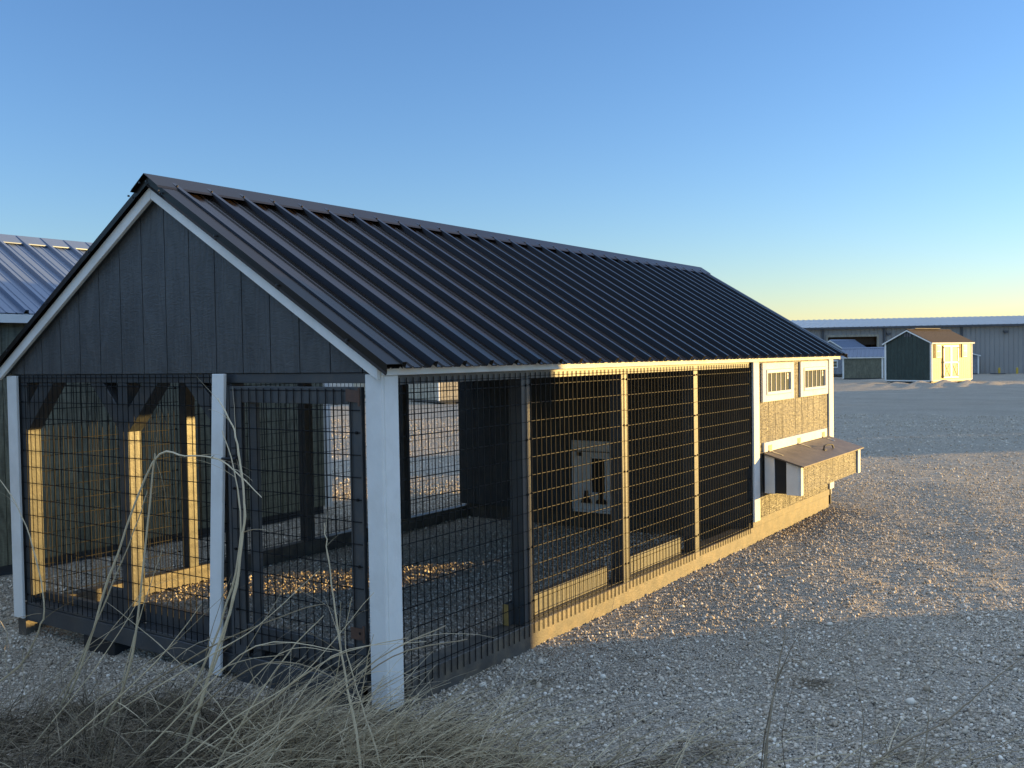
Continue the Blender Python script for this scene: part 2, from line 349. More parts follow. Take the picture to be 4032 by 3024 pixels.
# posts of the run: right side, left side, front
for y0, y1 in ((1.152, 1.243), (2.331, 2.420), (3.478, 3.567)):
    P('wall_post', MB().box(-.100, y0, .1005, -.012, y1, 1.478), 'dark_wood', bevel=.003)
for y0, y1 in ((1.255, 1.335), (2.44, 2.53), (3.70, 3.79)):
    P('wall_post', MB().box(-3.148, y0, .0755, -3.062, y1, 1.478), 'dark_wood', bevel=.003)
P('wall_post', MB().box(-3.140, .012, .1005, -2.99, .10, 1.488), 'dark_wood', bevel=.003)
P('wall_post', MB().box(-2.031, .012, .1005, -1.947, .100, 1.488), 'dark_wood', bevel=.003)
P('wall_post', MB().box(-1.125, .012, .1005, -1.052, .100, 1.488), 'dark_wood', bevel=.003)
P('wall_post', MB().box(-.110, .008, .1005, -.012, .100, 1.488), 'black', bevel=.003)
for pts in ([(-2.845, 1.488), (-2.650, 1.488), (-2.990, 1.148), (-2.990, 1.343)], [(-2.306, 1.488), (-2.175, 1.488), (-2.032, 1.345), (-2.032, 1.212)],
            [(-1.800, 1.488), (-1.665, 1.488), (-1.946, 1.208), (-1.946, 1.342)], [(-1.434, 1.488), (-1.300, 1.488), (-1.127, 1.330), (-1.127, 1.196)]):
    if pts[0][0] == -2.845: pts = [(-2.845, 1.488), (-2.690, 1.488), (-2.989, 1.189), (-2.989, 1.344)]
    P('knee_brace', MB().prism([(x, .016, z) for x, z in pts], (0, .088, 0)), 'dark_wood', bevel=.002)
# plates
P('top_plate', MB().box(-.100, .10, 1.480, -.012, 7.0, 1.540), 'dark_wood')
P('top_plate', MB().box(-3.148, .10, 1.480, -3.062, 7.0, 1.540), 'dark_wood')
P('top_plate', MB().box(-3.15, .010, 1.490, -.012, .098, 1.538), 'dark_wood', bevel=.002)

# gable front siding: grooved boards, tops cut to the roof slope
def vboards(mb, edges, z0, ztop, face, depth, back, ax='x', gap=.006, rec=.007):
    """vertical boards between groove positions; face = outer coordinate, depth sign towards inside"""
    for a, b in zip(edges[:-1], edges[1:]):
        a2, b2 = a+gap/2, b-gap/2
        mid = [m_ for m_ in ([RX] if ax == 'x' and a2 < RX < b2 else [])]
        us = [a2]+mid+[b2]
        poly = [(a2, z0), (b2, z0)]+[(u_, ztop(u_)) for u_ in reversed(us)]
        if ax == 'x': mb.prism([(u_, face, z) for u_, z in poly], (0, depth, 0))
        else: mb.prism([(face, u_, z) for u_, z in poly], (depth, 0, 0))
ed = [-3.15]+[-.1209-.2047*i for i in range(14, -1, -1)]+[-.004]
mb = MB(); vboards(mb, ed, 1.541, lambda x: roofz(x)-.03, 0., .012, None)
mb.prism([(-3.15, .007, 1.543), (-.004, .007, 1.543), (-.004, .007, roofz(-.004)-.035), (RX, .007, roofz(RX)-.035), (-3.15, .007, roofz(-3.15)-.035)], (0, .012, 0))
P('gable_siding', mb, 'gable')
mb = MB(); mb.prism([(-3.15, 6.99, -.0), (-.004, 6.99, -.0), (-.004, 6.99, roofz(-.004)-.035), (RX, 6.99, roofz(RX)-.035), (-3.15, 6.99, roofz(-3.15)-.035)], (0, .02, 0))
P('rear_wall', mb, 'dark_siding')

# coop cabin: partition, side walls, floor
mb = MB()
ed = [-3.14+.2047*i for i in range(16)]+[-.02]
vboards(mb, ed, .101, lambda x: 1.538, 4.660, .012, None)
mb.box(-3.14, 4.667, .101, -.02, 4.68, 1.538)
P('partition_wall', mb, 'dark_wood')
mb = MB(); gy = [4.70]+[4.904+.1895*i for i in range(11)]+[6.90]
vboards(mb, gy, .162, lambda y: 1.524, -.002, -.010, None, ax='y'); mb.box(-.022, 4.69, .162, -.0085, 6.98, 1.524)
P('side_siding', mb, 'dark_siding')
mb = MB(); vboards(mb, [4.79+.2*i for i in range(12)], .08, lambda y: 1.50, -3.15, .012, None, ax='y'); mb.box(-3.143, 4.75, .08, -3.125, 6.99, 1.50)
mb.box(-3.061, 4.80, .08, -3.045, 6.98, 1.50)
P('side_siding', mb, 'dark_siding')
P('wall_base_strip', MB().box(-.02, 4.70, .101, -.004, 6.95, .160), 'skid')
P('cabin_floor', MB().box(-3.04, 4.69, .10, -.03, 6.98, .13), 'black')

# white trim
P('corner_trim', MB().box(-.090, -.020, -.008, .010, -.001, 1.532).box(-.0105, -.0005, -.008, .010, .098, 1.524), 'white', bevel=.003)
P('corner_trim', MB().box(-3.160, -.020, -.008, -3.052, -.001, 1.532), 'white', bevel=.003)
P('corner_trim', MB().box(-.001, 4.683, .150, .018, 4.818, 1.524), 'white', bevel=.003)
P('corner_trim', MB().box(-.001, 6.895, .165, .018, 7.045, 1.524).box(-.10, 7.012, .1, -.002, 7.03, 1.524), 'white', bevel=.003)
mb = MB(); mb.prism([(-1.218, -.042, -.035), (-1.128, -.042, -.035), (-1.040, -.042, 1.538), (-1.134, -.042, 1.538)], (0, .02, 0))
P('door_side_trim', mb, 'white', bevel=.003)
P('eave_fascia', MB().box(.001, -.022, 1.5255, .0215, 7.286, 1.5835), 'white', bevel=.003)
P('eave_fascia', MB().box(-3.21, -.022, 1.5255, -3.19, 7.286, 1.5835), 'white', bevel=.003)
za = roofz(RX)-.026
for sgn in (1, -1):
    f = lambda x: x if sgn == 1 else 2*RX-x
    zt = lambda x: roofz(x)-.024
    mb = MB(); a, b = f(RX+.0008), f(.010)
    mb.prism([(a, -.046, zt(RX)), (b, -.046, zt(.010)), (b, -.046, zt(.010)-.066), (f(-.02), -.046, zt(-.02)-.068), (a, -.046, zt(RX)-.070)], (0, .022, 0))
    P('rake_board', mb, 'white', bevel=.002)
    mb = MB(); a, b = f(RX), f(-.0)
    mb.prism([(a, -.024, zt(RX)-.004), (b, -.024, zt(0)-.004), (b, -.024, zt(0)-.06), (a, -.024, zt(RX)-.06)], (0, .023, 0))
    P('rake_backing', mb, 'dark_wood')
    mb = MB(); mb.prism([(a, YB-.01, zt(RX)), (b, YB-.01, zt(0)), (b, YB-.01, zt(0)-.06), (a, YB-.01, zt(RX)-.06)], (0, .02, 0))
    P('rake_board', mb, 'white')

# metal roof: major ribs every nine inches, two small ones between
def rib_profile(y0, y1, off, major=.2286):
    pr = [(y0, 0)]; k = math.ceil((y0-off)/major)
    k0 = int(k)-1
    y = off+k0*major
    while y < y1+major:
        for dy, h in ((-.022, 0), (-.013, .031), (.013, .031), (.022, 0), (.066, 0), (.070, .006), (.078, .006), (.082, 0), (.142, 0), (.146, .006), (.154, .006), (.158, 0)):
            if y0+.001 < y+dy < y1-.001: pr.append((y+dy, h))
        y += major
    pr.append((y1, 0)); return pr
def ribbed_slope(mb, prof, a, za_, b, zb_, thick=.004):
    """prof along y; slope from (a,za) to (b,zb) in xz"""
    dv = Vector((b-a, 0, zb_-za_)).normalized(); nrm = Vector((-dv.z, 0, dv.x)); nrm = nrm if nrm.z > 0 else -nrm
    n = len(mb.v); k = len(prof)
    for (px, pz) in ((a, za_), (b, zb_)):
        for y, h in prof:
            mb.v.append((px+nrm.x*h, y, pz+nrm.z*h))
    for (px, pz) in ((a, za_), (b, zb_)):
        for y, h in prof:
            mb.v.append((px+nrm.x*(h-thick), y, pz+nrm.z*(h-thick)))
    for i in range(k-1):
        mb.f.append((n+i, n+i+1, n+k+i+1, n+k+i)); mb.f.append((n+2*k+i, n+3*k+i, n+3*k+i+1, n+2*k+i+1))
        mb.f.append((n+k+i, n+k+i+1, n+3*k+i+1, n+3*k+i)); mb.f.append((n+i+1, n+i, n+2*k+i, n+2*k+i+1))
    for i in (0, k-1): mb.f.append((n+i, n+k+i, n+3*k+i, n+2*k+i))
prof = rib_profile(YF, YB, .058)
mb = MB(); ribbed_slope(mb, prof, RX, roofz(RX), XE, ZE); R1 = P('roof_panel', mb, 'roof')
mb = MB(); ribbed_slope(mb, prof, RX, roofz(RX), 2*RX-XE, ZE); R2 = P('roof_panel', mb, 'roof')
mb = MB()
mb.prism([(RX, .03, roofz(RX)-.010), (-.01, .03, roofz(-.01)-.010), (-.01, .03, roofz(-.01)-.024), (RX, .03, roofz(RX)-.024)], (0, 7.2, 0))
mb.prism([(RX, .03, roofz(RX)-.010), (-3.19, .03, roofz(-3.19)-.010), (-3.19, .03, roofz(-3.19)-.024), (RX, .03, roofz(RX)-.024)], (0, 7.2, 0))
P('roof_deck', mb, 'black')
ca, sa = 1/math.hypot(1, SL), SL/math.hypot(1, SL)
mb = MB()
CW = .130
apex = (RX, roofz(RX)+.040)
for sg in (1, -1):
    e = (RX+sg*CW*ca, roofz(RX+CW*ca)+.033); e2 = (e[0]+sg*.012, e[1]-.014)
    mb.prism([(apex[0], -.085, apex[1]), (e[0], -.085, e[1]), (e2[0], -.085, e2[1]), (e[0]-sg*.002, -.085, e[1]-.003), (apex[0], -.085, apex[1]-.003)], (0, YB+.02+.085, 0))
capo = P('ridge_cap', mb, 'roofcap')
pieces('screw', 'screw', capo, [lambda q, y=.058+.2286*i: q.disc((RX+(CW*ca-.02), y, roofz(RX+CW*ca)+.033+.012), (sa, 0, ca), .006, .008) for i in range(32)])
pieces('screw', 'screw', capo, [lambda q, x=RX+sg*dx, z=roofz(RX+dx)+.010: q.disc((x, -.0855, z), (0, -1, 0), .006, .008) for sg in (1, -1) for dx in (.03, .13)])
for sg in (1, -1):
    f = lambda x: RX+sg*(x-RX)
    for yy, yo, yi in ((-.062, -.072, .045), (YB-.005, YB+.012, YB-.09)):
        mb = MB(); x0, x1 = RX+.02*0, XE+.012
        Aq = []
        for x in (x0, x1):
            z = ZE+(XE-x)*SL
            Aq.append([(f(x), yo, z-.024), (f(x), yy, z-.014), (f(x), yy, z+.025), (f(x), yi, z+.025), (f(x), yi, z+.004)])
        n = len(mb.v); mb.v += Aq[0]+Aq[1]
        dlt = .002 if yy < 1 else -.002
        mb.v += [(p[0], p[1]+dlt, p[2]-.002) for p in Aq[0]]+[(p[0], p[1]+dlt, p[2]-.002) for p in Aq[1]]
        for i in range(4):
            mb.f.append((n+i, n+i+1, n+6+i, n+5+i)); mb.f.append((n+10+i, n+15+i, n+16+i, n+11+i))
            mb.f.append((n+5+i, n+6+i, n+16+i, n+15+i)); mb.f.append((n+i+1, n+i, n+10+i, n+11+i))
        rt_ = P('gable_roof_trim', mb, 'roofcap')
        if yy < 1:
            pieces('screw', 'screw', rt_, [lambda q, x=f(RX+dx), z=ZE+(XE-RX-dx)*SL-.004: q.disc((x, -.068, z), (0, -1, 0), .006, .008) for dx in (.12, .55, 1.0, 1.45)])

# welded wire: two by four inch
WR = .0026
def wire_x(y0, y1, z0, z1, x, xin, ys_, zs_):        # panel in a plane of constant x
    mb = MB()
    for y in ys_:
        if y0 < y < y1: j = rnd.uniform(-.0015, .0015); mb.rod((x, y+j, z0), (x, y-j, z1), WR)
    for z in zs_:
        if z0 < z < z1: mb.rod((x+xin*2*WR*.9, y0, z), (x+xin*2*WR*.9, y1, z), WR)
    for z in (zs_[::3]):
        if z0+.05 < z < z1:
            for y in (y0+.02, y1-.02): mb.disc((x-.004, y, z+.002), (1, 0, 0), .007, .008)
    return mb
def wire_y(x0, x1, z0, z1, y, xs_, zs_):
    mb = MB()
    for x in xs_:
        if x0 < x < x1: j = rnd.uniform(-.0015, .0015); mb.rod((x+j, y, z0), (x-j, y, z1), WR)
    for z in zs_:
        if z0 < z < z1: mb.rod((x0, y+2*WR*.9, z), (x1, y+2*WR*.9, z), WR)
    for z in zs_[1::3]:
        if z0+.05 < z < z1:
            for x in (x0+.02, x1-.02): mb.disc((x, y-.004, z), (0, 1, 0), .007, .008)
    return mb
IN2, IN4 = .0508, .1016
zs = [1.4394-IN4*i for i in range(14)]+[1.4394+.05]
YS = [.1242+IN2*i for i in range(92)]
for a, b, dz in ((.100, 1.215, 0), (1.222, 2.380, .004), (2.386, 3.525, .001), (3.532, 4.668, .003)):
    P('wire_panel', wire_x(a, b, .032+a*.008, 1.512, -.0075, -1, YS, [z+dz for z in zs]), 'wire')
for a, b in ((.0, 1.25), (1.26, 2.49), (2.5, 3.74), (3.75, 4.74)):
    P('wire_panel', wire_x(a, b, .0, 1.50, -3.1535, 1, [.02+IN2*i for i in range(94)], [z-.03 for z in zs]), 'wire')
P('wire_panel', wire_y(-3.045, -1.10, .098, 1.535, -.003, [-3.03+IN2*i for i in range(40)], [z+.03 for z in zs]), 'wire')

# door in the front
door = P('door', MB().box(-1.030, -.018, .092, -.945, .006, 1.474).box(-.197, -.018, .092, -.118, .006, 1.474).box(-.944, -.018, 1.392, -.198, .006, 1.474).box(-.944, -.018, .145, -.198, .006, .262), 'dark_wood', bevel=.002)
P('wire_panel', wire_y(-1.020, -.125, .150, 1.466, -.0245, [-.981+.0535*i for i in range(17)], [1.366-.1035*i for i in range(12)]+[1.456]), 'wire', door)
P('edge_strip', MB().box(-.920, .0065, .10, -.860, .030, 1.46), 'dark_wood', door)
P('edge_strip', MB().box(-1.050, -.021, .092, -1.032, .02, 1.478), 'dark_wood', door)
mb = MB(); mb.prism([(-.205, -.0275, 1.465), (-.128, -.0275, 1.458), (-.128, -.0275, 1.402), (-.205, -.0275, 1.408)], (0, .002, 0)); mb.rod((-.120, -.030, 1.385), (-.120, -.030, 1.470), .006, 8)
P('hinge', mb, 'rust', door)
mb = MB(); mb.box(-.203, -.0275, .30, -.128, -.0255, .355); mb.rod((-.120, -.030, .29), (-.120, -.030, .37), .006, 8)
P('hinge', mb, 'rust', door)
mb = MB(); mb.rod((-1.06, -.05, 1.104), (-.965, -.038, 1.108), .007, 8); mb.rod((-1.0, -.03, 1.085), (-1.0, -.03, 1.125), .010, 8).box(-1.035, -.030, 1.09, -.97, -.026, 1.12)
P('latch', mb, 'black', door)
P('threshold', MB().box(-1.04, -.010, -.06, -.115, .005, .088), 'dark_wood', bevel=.003)

# pop door on the partition, with the ramp bracket
pd = P('pop_door', MB().box(-1.765, 4.630, .145, -1.560, 4.659, .800).box(-1.412, 4.630, .145, -1.350, 4.659, .800).box(-1.559, 4.630, .635, -1.413, 4.659, .800).box(-1.559, 4.630, .145, -1.413, 4.659, .315), 'offwhite', bevel=.002)
P('dark_opening_panel', MB().box(-1.559, 4.654, .316, -1.413, 4.659, .634), 'black', pd)  # black sheet stands in for the shade within the pop door
P('bottom_rail', MB().box(-1.74, 4.600, .128, -1.345, 4.629, .144), 'white', pd)
P('seam_strip', MB().box(-1.765, 4.626, .695, -1.35, 4.6295, .703), 'black', pd)
P('latch', MB().box(-1.70, 4.615, .655, -1.655, 4.629, .69), 'black', pd)
for x in (-1.60, -1.44):
    P('bracket', MB().prism([(x-.055, 4.60, .215), (x+.055, 4.60, .215), (x+.045, 4.60, .245), (x+.018, 4.60, .262), (x+.014, 4.60, .33), (x-.014, 4.60, .33), (x-.018, 4.60, .262), (x-.045, 4.60, .245)], (0, .024, 0)), 'black', pd)

# two little windows with vertical grilles
for n, (y0, y1) in enumerate(((4.905, 5.750), (5.955, 6.845))):
    z0, z1 = 1.170, 1.512; t = .085
    win = P('window', MB().box(.000, y0, z0, .019, y0+t, z1).box(.000, y1-t, z0, .019, y1, z1).box(.000, y0+t+.0005, z1-.058, .019, y1-t-.0005, z1).box(.000, y0+t+.0005, z0, .019, y1-t-.0005, z0+.058), 'white', bevel=.002)
    a, b, c0, c1 = y0+t+.002, y1-t-.002, z0+.06, z1-.06
    P('frame', MB().box(.001, a, c0, .028, a+.018, c1).box(.001, b-.018, c0, .028, b, c1).box(.001, a+.019, c1-.030, .028, b-.019, c1).box(.001, a+.019, c0, .028, b-.019, c0+.026), 'vinyl', win, bevel=.002)
    P('pane', MB().box(.002, a+.019, c0+.027, .008, b-.019, c1-.031), 'glass', win)
    pieces('grille_bar', 'vinyl', win, [lambda q, y=a+.019+(b-a-.038)*k/5: q.box(.0085, y-.0045, c0+.0265, .0145, y+.0045, c1-.0305) for k in range(1, 5)])
    P('sticker', MB().box(.0083, b-.075, c1-.095, .0090, b-.048, c1-.040), 'sticker', win)
    P('sticker_print', MB().box(.0092, b-.068, c1-.075, .0096, b-.055, c1-.058), 'redink', win)

# nest box hanging on the side wall
NY0, NY1, ND = 4.93, 6.85, .322
nb = P('nest_box', MB().prism([(.0, NY0+.012, .375), (ND-.012, NY0+.012, .375), (ND-.012, NY0+.012, .625), (.0, NY0+.012, .722)], (0, NY1-NY0-.024, 0)), 'black')
mb = MB(); vboards(mb, [NY0+.055+.1895*i for i in range(10)]+[NY1-.085], .372, lambda y: .622, ND-.0115, .009, None, ax='y')
P('front_siding', mb, 'dark_siding', nb)
zl = lambda x: .722-(x/ND)*.095
P('corner_trim', MB().prism([(ND+.000, NY0, .366), (ND+.018, NY0, .366), (ND+.018, NY0, .616), (ND+.000, NY0, .620)], (0, .060, 0)).prism([(ND-.110, NY0-.004, .368), (ND-.0005, NY0-.004, .368), (ND-.0005, NY0-.004, zl(ND)-.006), (ND-.110, NY0-.004, zl(ND-.11)-.006)], (0, .015, 0)), 'white', nb, bevel=.002)
P('corner_trim', MB().prism([(.020, NY0-.004, .372), (.108, NY0-.004, .372), (.108, NY0-.004, zl(.108)-.006), (.020, NY0-.004, zl(.02)-.006)], (0, .015, 0)), 'white', nb, bevel=.002)
P('corner_trim', MB().box(ND+.0, NY1-.085, .366, ND+.018, NY1, .616), 'white', nb, bevel=.002)
mb = MB(); mb.prism([(.021, NY0-.030, .728), (.372, NY0-.030, .728-.104), (.372, NY0-.030, .728-.116), (.021, NY0-.030, .716)], (0, NY1-NY0+.050, 0))
P('lid', mb, 'lid', nb, bevel=.002)
P('hinge_board', MB().box(.000, NY0, .730, .020, 6.80, .812), 'white', nb, bevel=.002)
for y in (5.08, 5.889, 6.675):
    P('hinge', MB().box(.0205, y-.055, .732, .0235, y+.035, .785).prism([(.025, y-.025, .7305), (.135, y-.025, .698), (.135, y-.025, .6955), (.025, y-.025, .728)], (0, .035, 0)).rod((.026, y-.055, .733), (.026, y+.035, .733), .006, 6), 'galv', nb)
hz = .728-.104*.225/.372
mb = MB(); mb.tube([(.225, 5.98, hz), (.228, 5.985, hz+.040), (.235, 6.03, hz+.048), (.245, 6.16, hz+.044), (.248, 6.20, hz+.028), (.25, 6.21, hz+.0)], .008, 6).box(.205, 5.955, hz-.002, .245, 6.0, hz+.006)
P('handle', mb, 'black', nb, smooth=False)

# tie-down ring by the near corner
mb = MB(); mb.box(-.0115, .135, .015, -.004, .178, .055).box(-.0115, .142, -.020, .010, .172, .012)
rg = P('tie_down_plate', mb, 'galv')
c0 = Vector((.014, .170, -.052))
mb = MB(); pts = [c0+Vector((.012*math.sin(t)*.3, .036*math.cos(t), .048*math.sin(t))) for t in [2*math.pi*i/20 for i in range(21)]]
mb.tube([Vector((p.x, p.y, min(p.z, -.008))) for p in pts], .0052, 8); P('ring', mb, 'galv', rg, smooth=True)
mb = MB(); mb.disc((-.005, .156, .043), (1, 0, 0), .008, .006, 8); P('bolt', mb, 'screw', rg)

# ------------------------------------------------------------------ sheds and far buildings
def shed(name, label, cat, loc, rz, W_, D_, H, pk, wall_front, wall_side, roofm, trim='white', ribbed=True, z0=.10, ridge_along='x', over=.08, group=None, blocks=True):
    """local frame: front wall on y=0 from x=0..W, depth to +y. ridge along x or y."""
    r = empty(name, loc, rz); tag(r, label, cat, group)
    def planks(mb, along, c, lo, hi, zt, sgn):
        ed = list(np.arange(lo, hi-.05, .2032))+[hi]
        for a, b in zip(ed[:-1], ed[1:]):
            a2, b2 = a+.004, b-.004
            mid = (lo+hi)/2; us = [a2]+([mid] if a2 < mid < b2 else [])+[b2]
            poly = [(a2, z0), (b2, z0)]+[(u_, zt(u_)) for u_ in reversed(us)]
            if along == 'x': mb.prism([(u_, c, z) for u_, z in poly], (0, sgn*.012, 0))
            else: mb.prism([(c, u_, z) for u_, z in poly], (sgn*.012, 0, 0))
    flat = lambda u_: H-.01
    ga = lambda L_: (lambda u_: H-.02+(pk-H)*(1-abs(u_-L_/2)/(L_/2)))
    fx = flat if ridge_along == 'x' else ga(W_); fy = flat if ridge_along == 'y' else ga(D_)
    mb = MB(); planks(mb, 'x', 0, 0, W_, fx, 1); mb.box(.01, .007, z0, W_-.01, .02, H-.01); r_f = mb.build('front_wall', M[wall_front], r)
    mb = MB(); planks(mb, 'x', D_, 0, W_, fx, -1); mb.box(.01, D_-.02, z0, W_-.01, D_-.007, H-.01); mb.build('rear_wall', M[wall_front], r)
    mb = MB(); planks(mb, 'y', 0, 0, D_, fy, 1); mb.box(.007, .025, z0, .02, D_-.025, H-.01); mb.build('side_wall', M[wall_side], r)
    mb = MB(); planks(mb, 'y', W_, 0, D_, fy, -1); mb.box(W_-.02, .025, z0, W_-.007, D_-.025, H-.01); mb.build('side_wall', M[wall_side], r)
    for cx, cy, ax_, ay_ in ((0, 0, 1, 1), (W_, 0, -1, 1), (0, D_, 1, -1), (W_, D_, -1, -1)):
        mb = MB(); mb.box(cx-ax_*.018, cy-ay_*.018, z0-.02, cx+ax_*.075, cy-ay_*.001, H-.015).box(cx-ax_*.018, cy-ay_*.0005, z0-.02, cx-ax_*.001, cy+ay_*.075, H-.015)
        mb.build('corner_trim', M[trim], r)
    # roof
    if ridge_along == 'x': A0, A1, B = 0, D_, W_
    else: A0, A1, B = 0, W_, D_
    mid = (A0+A1)/2; sl_ = (pk-H)/(A1-mid); ov = over
    roofo = None
    for sg in (-1, 1):
        e = mid+sg*((A1-mid)+ov); ze = H-sl_*ov+.02; zm_ = pk+.02
        mb = MB()
        pr = rib_profile(-ov, B+ov, .1) if ribbed else [(-ov, 0), (B+ov, 0)]
        ribbed_slope(mb, pr, mid, zm_, e, ze, .006 if ribbed else .02)
        if ridge_along == 'x': mb.v = [(v_[1], v_[0], v_[2]) for v_ in mb.v]; mb.f = [f_[::-1] for f_ in mb.f]
        roofo = mb.build('roof', M[roofm], r)
        # eave fascia and rake boards
        mb = MB(); q = [(e-sg*.02, -ov+.02, ze-.075), (e, -ov+.02, ze-.075), (e, -ov+.02, ze-.012), (e-sg*.02, -ov+.02, ze-.012+sl_*.02)]
        if ridge_along == 'x': mb.prism([(v_[1], v_[0], v_[2]) for v_ in q], (B+2*ov-.04, 0, 0))
        else: mb.prism(q, (0, B+2*ov-.04, 0))
        mb.build('eave_fascia', M[trim], r)
        for pos in (-ov, B+ov-.02):
            q = [(mid, pos, zm_-.012), (e, pos, ze-.012), (e, pos, ze-.085), (mid, pos, zm_-.09)]
            mb = MB()
            if ridge_along == 'x': mb.prism([(v_[1], v_[0], v_[2]) for v_ in q], (.02, 0, 0))
            else: mb.prism(q, (0, .02, 0))
            mb.build('rake_board', M[trim], r)
    mb = MB(); q = []
    q = [(mid-.14, -ov-.01, zm_-sl_*.14+.024), (mid, -ov-.01, zm_+.030), (mid+.14, -ov-.01, zm_-sl_*.14+.024), (mid+.14, -ov-.01, zm_-sl_*.14+.015), (mid, -ov-.01, zm_+.021), (mid-.14, -ov-.01, zm_-sl_*.14+.015)]
    if ridge_along == 'x': mb.prism([(v_[1], v_[0], v_[2]) for v_ in q], (B+2*ov+.02, 0, 0))
    else: mb.prism(q, (0, B+2*ov+.02, 0))
    mb.build('ridge_cap', M[roofm], r)
    if blocks:
        pieces('support_block', 'block', r, [lambda q, sx_=sx_, yy=yy: q.box(sx_, yy, -.02, sx_+.4, yy+.25, z0-.005) for sx_ in (.3, W_/2-.2, W_-.7) for yy in (.12, D_-.35)])
    mb = MB(); mb.box(.05, .05, z0-.09, W_-.05, D_-.05, z0+.0); mb.build('floor_frame', M['gutter'], r)
    return r

# olive shed on the left, long wall towards the coop
ol = shed('storage_shed', 'olive green shed with pale metal roof standing close behind the coop at the left', 'shed', (-7.05, -5.2, -.06), 0, 2.50, 9.40, 2.10, 2.80, 'olive', 'olive', 'sheetlight', ridge_along='y', over=.10, z0=.10)
# dark green shed, long side with doors coloured golden as if sunlit
def rotdir(ax, ay): return math.atan2(ay, ax)
Cn = Vector((-6.677, 47.305, 0)); Rn = Vector((-5.40, 50.70, 0)); dr = (Rn-Cn).normalized()
dg = shed('storage_shed', 'dark green shed with brown shingle roof and a sunlit golden front with double doors', 'shed', (Cn.x, Cn.y, -.02), rotdir(dr.x, dr.y), (Rn-Cn).length, 2.55, 2.04, 2.66, 'tan', 'green', 'shingle', ribbed=False, ridge_along='x', over=.10, z0=.14)
FW = (Rn-Cn).length
# vent on the gable, ridge vent
pieces('gable_vent', 'gutter', dg, [lambda q, k=k: q.box(-.03, 1.08+k*.14, 2.32, -.005, 1.18+k*.14, 2.50) for k in range(3)])
MB().box(.5, 1.17, 2.725, FW-.9, 1.38, 2.75).build('ridge_vent', M['block'], dg)
MB().box(.08, -.030, .10, FW-.08, -.012, .17).box(-.03, .08, .10, -.012, 2.47, .16).build('base_trim', M['white'], dg)
for sx0, ww in ((.98, .66), (1.66, .66)):
    dz0, dz1 = .24, 1.86
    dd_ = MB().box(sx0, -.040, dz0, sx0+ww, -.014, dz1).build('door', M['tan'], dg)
    mb = MB(); fr = .07
    mb.box(sx0, -.058, dz0, sx0+fr, -.041, dz1).box(sx0+ww-fr, -.058, dz0, sx0+ww, -.041, dz1).box(sx0+fr, -.058, dz1-fr, sx0+ww-fr, -.041, dz1).box(sx0+fr, -.058, dz0, sx0+ww-fr, -.041, dz0+fr).box(sx0+fr, -.058, .98, sx0+ww-fr, -.041, 1.05)
    mb.build('frame', M['vinyl'], dd_)
    mb = MB()
    for (xa, xb) in ((sx0+fr, sx0+ww-fr), (sx0+ww-fr, sx0+fr)):
        sgx = 1 if xb > xa else -1
        mb.prism([(xa, -.052 if sgx > 0 else -.056, dz0+fr), (xa+sgx*.05, -.052 if sgx > 0 else -.056, dz0+fr), (xb, -.052 if sgx > 0 else -.056, .98), (xb-sgx*.05, -.052 if sgx > 0 else -.056, .98)], (0, .009, 0))
    mb.build('cross_brace', M['gutter'], dd_)
    hx = sx0-.01 if sx0 < 1.2 else sx0+ww-.05
    pieces('hinge', 'black', dd_, [lambda q, hz_=hz_: q.box(hx, -.066, hz_, hx+.06, -.059, hz_+.06) for hz_ in (dz0+.06, 1.0, dz1-.14)])
for wx in (.32, 2.68):
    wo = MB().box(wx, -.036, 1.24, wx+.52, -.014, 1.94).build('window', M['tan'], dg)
    MB().box(wx+.10, -.041, 1.27, wx+.42, -.037, 1.88).build('frame', M['vinyl'], wo)
    MB().box(wx+.13, -.047, 1.60, wx+.39, -.042, 1.84).build('pane', M['glass'], wo)
    MB().box(wx+.13, -.047, 1.30, wx+.39, -.042, 1.56).build('pane', M['glass'], wo)
    MB().box(wx-.08, -.060, 1.24, wx-.03, -.037, 1.92).build('shutter_hinge', M['black'], wo)

# low olive shed with blue-white roof beyond
gL = Vector((-13.318, 55.985, 0)); gR = Vector((-11.10, 56.42, 0)); dl = (gR-gL).normalized()
low = shed('animal_shelter', 'low olive shelter with pale blue metal roof left of the dark green shed', 'shed', (gL.x, gL.y, -.05), rotdir(dl.x, dl.y), (gR-gL).length, 1.9, 1.36, 1.86, 'olive', 'olive', 'sheetlight', ridge_along='x', over=.10, z0=.06)
# grey shed, gable towards us
gs = shed('storage_shed', 'tall grey shed with white window and pale roof standing behind the low olive shelter', 'shed', (-16.7, 61.9, .06), rotdir(.934, -.357), 2.42, 2.4, 1.66, 2.32, 'greyside', 'greyside', 'sheetlight', ridge_along='y', over=.12, z0=.1)
wo = MB().box(1.20, -.03, .50, 1.74, -.014, 1.00).build('window', M['white'], gs)
MB().box(1.27, -.036, .57, 1.67, -.031, .93).build('pane', M['glass'], wo)
MB().box(1.26, -.040, .74, 1.68, -.0365, .765).build('sash_bar', M['white'], wo)
# small shed past the dark green one
st = shed('storage_shed', 'small grey shed with white trim peeking out right of the dark green shed', 'shed', (-9.75, 66.0, -.03), rotdir(.83, .55), 2.6, 1.9, 1.28, 1.62, 'greyside', 'beige', 'sheetlight', ridge_along='y', over=.10, z0=.06)

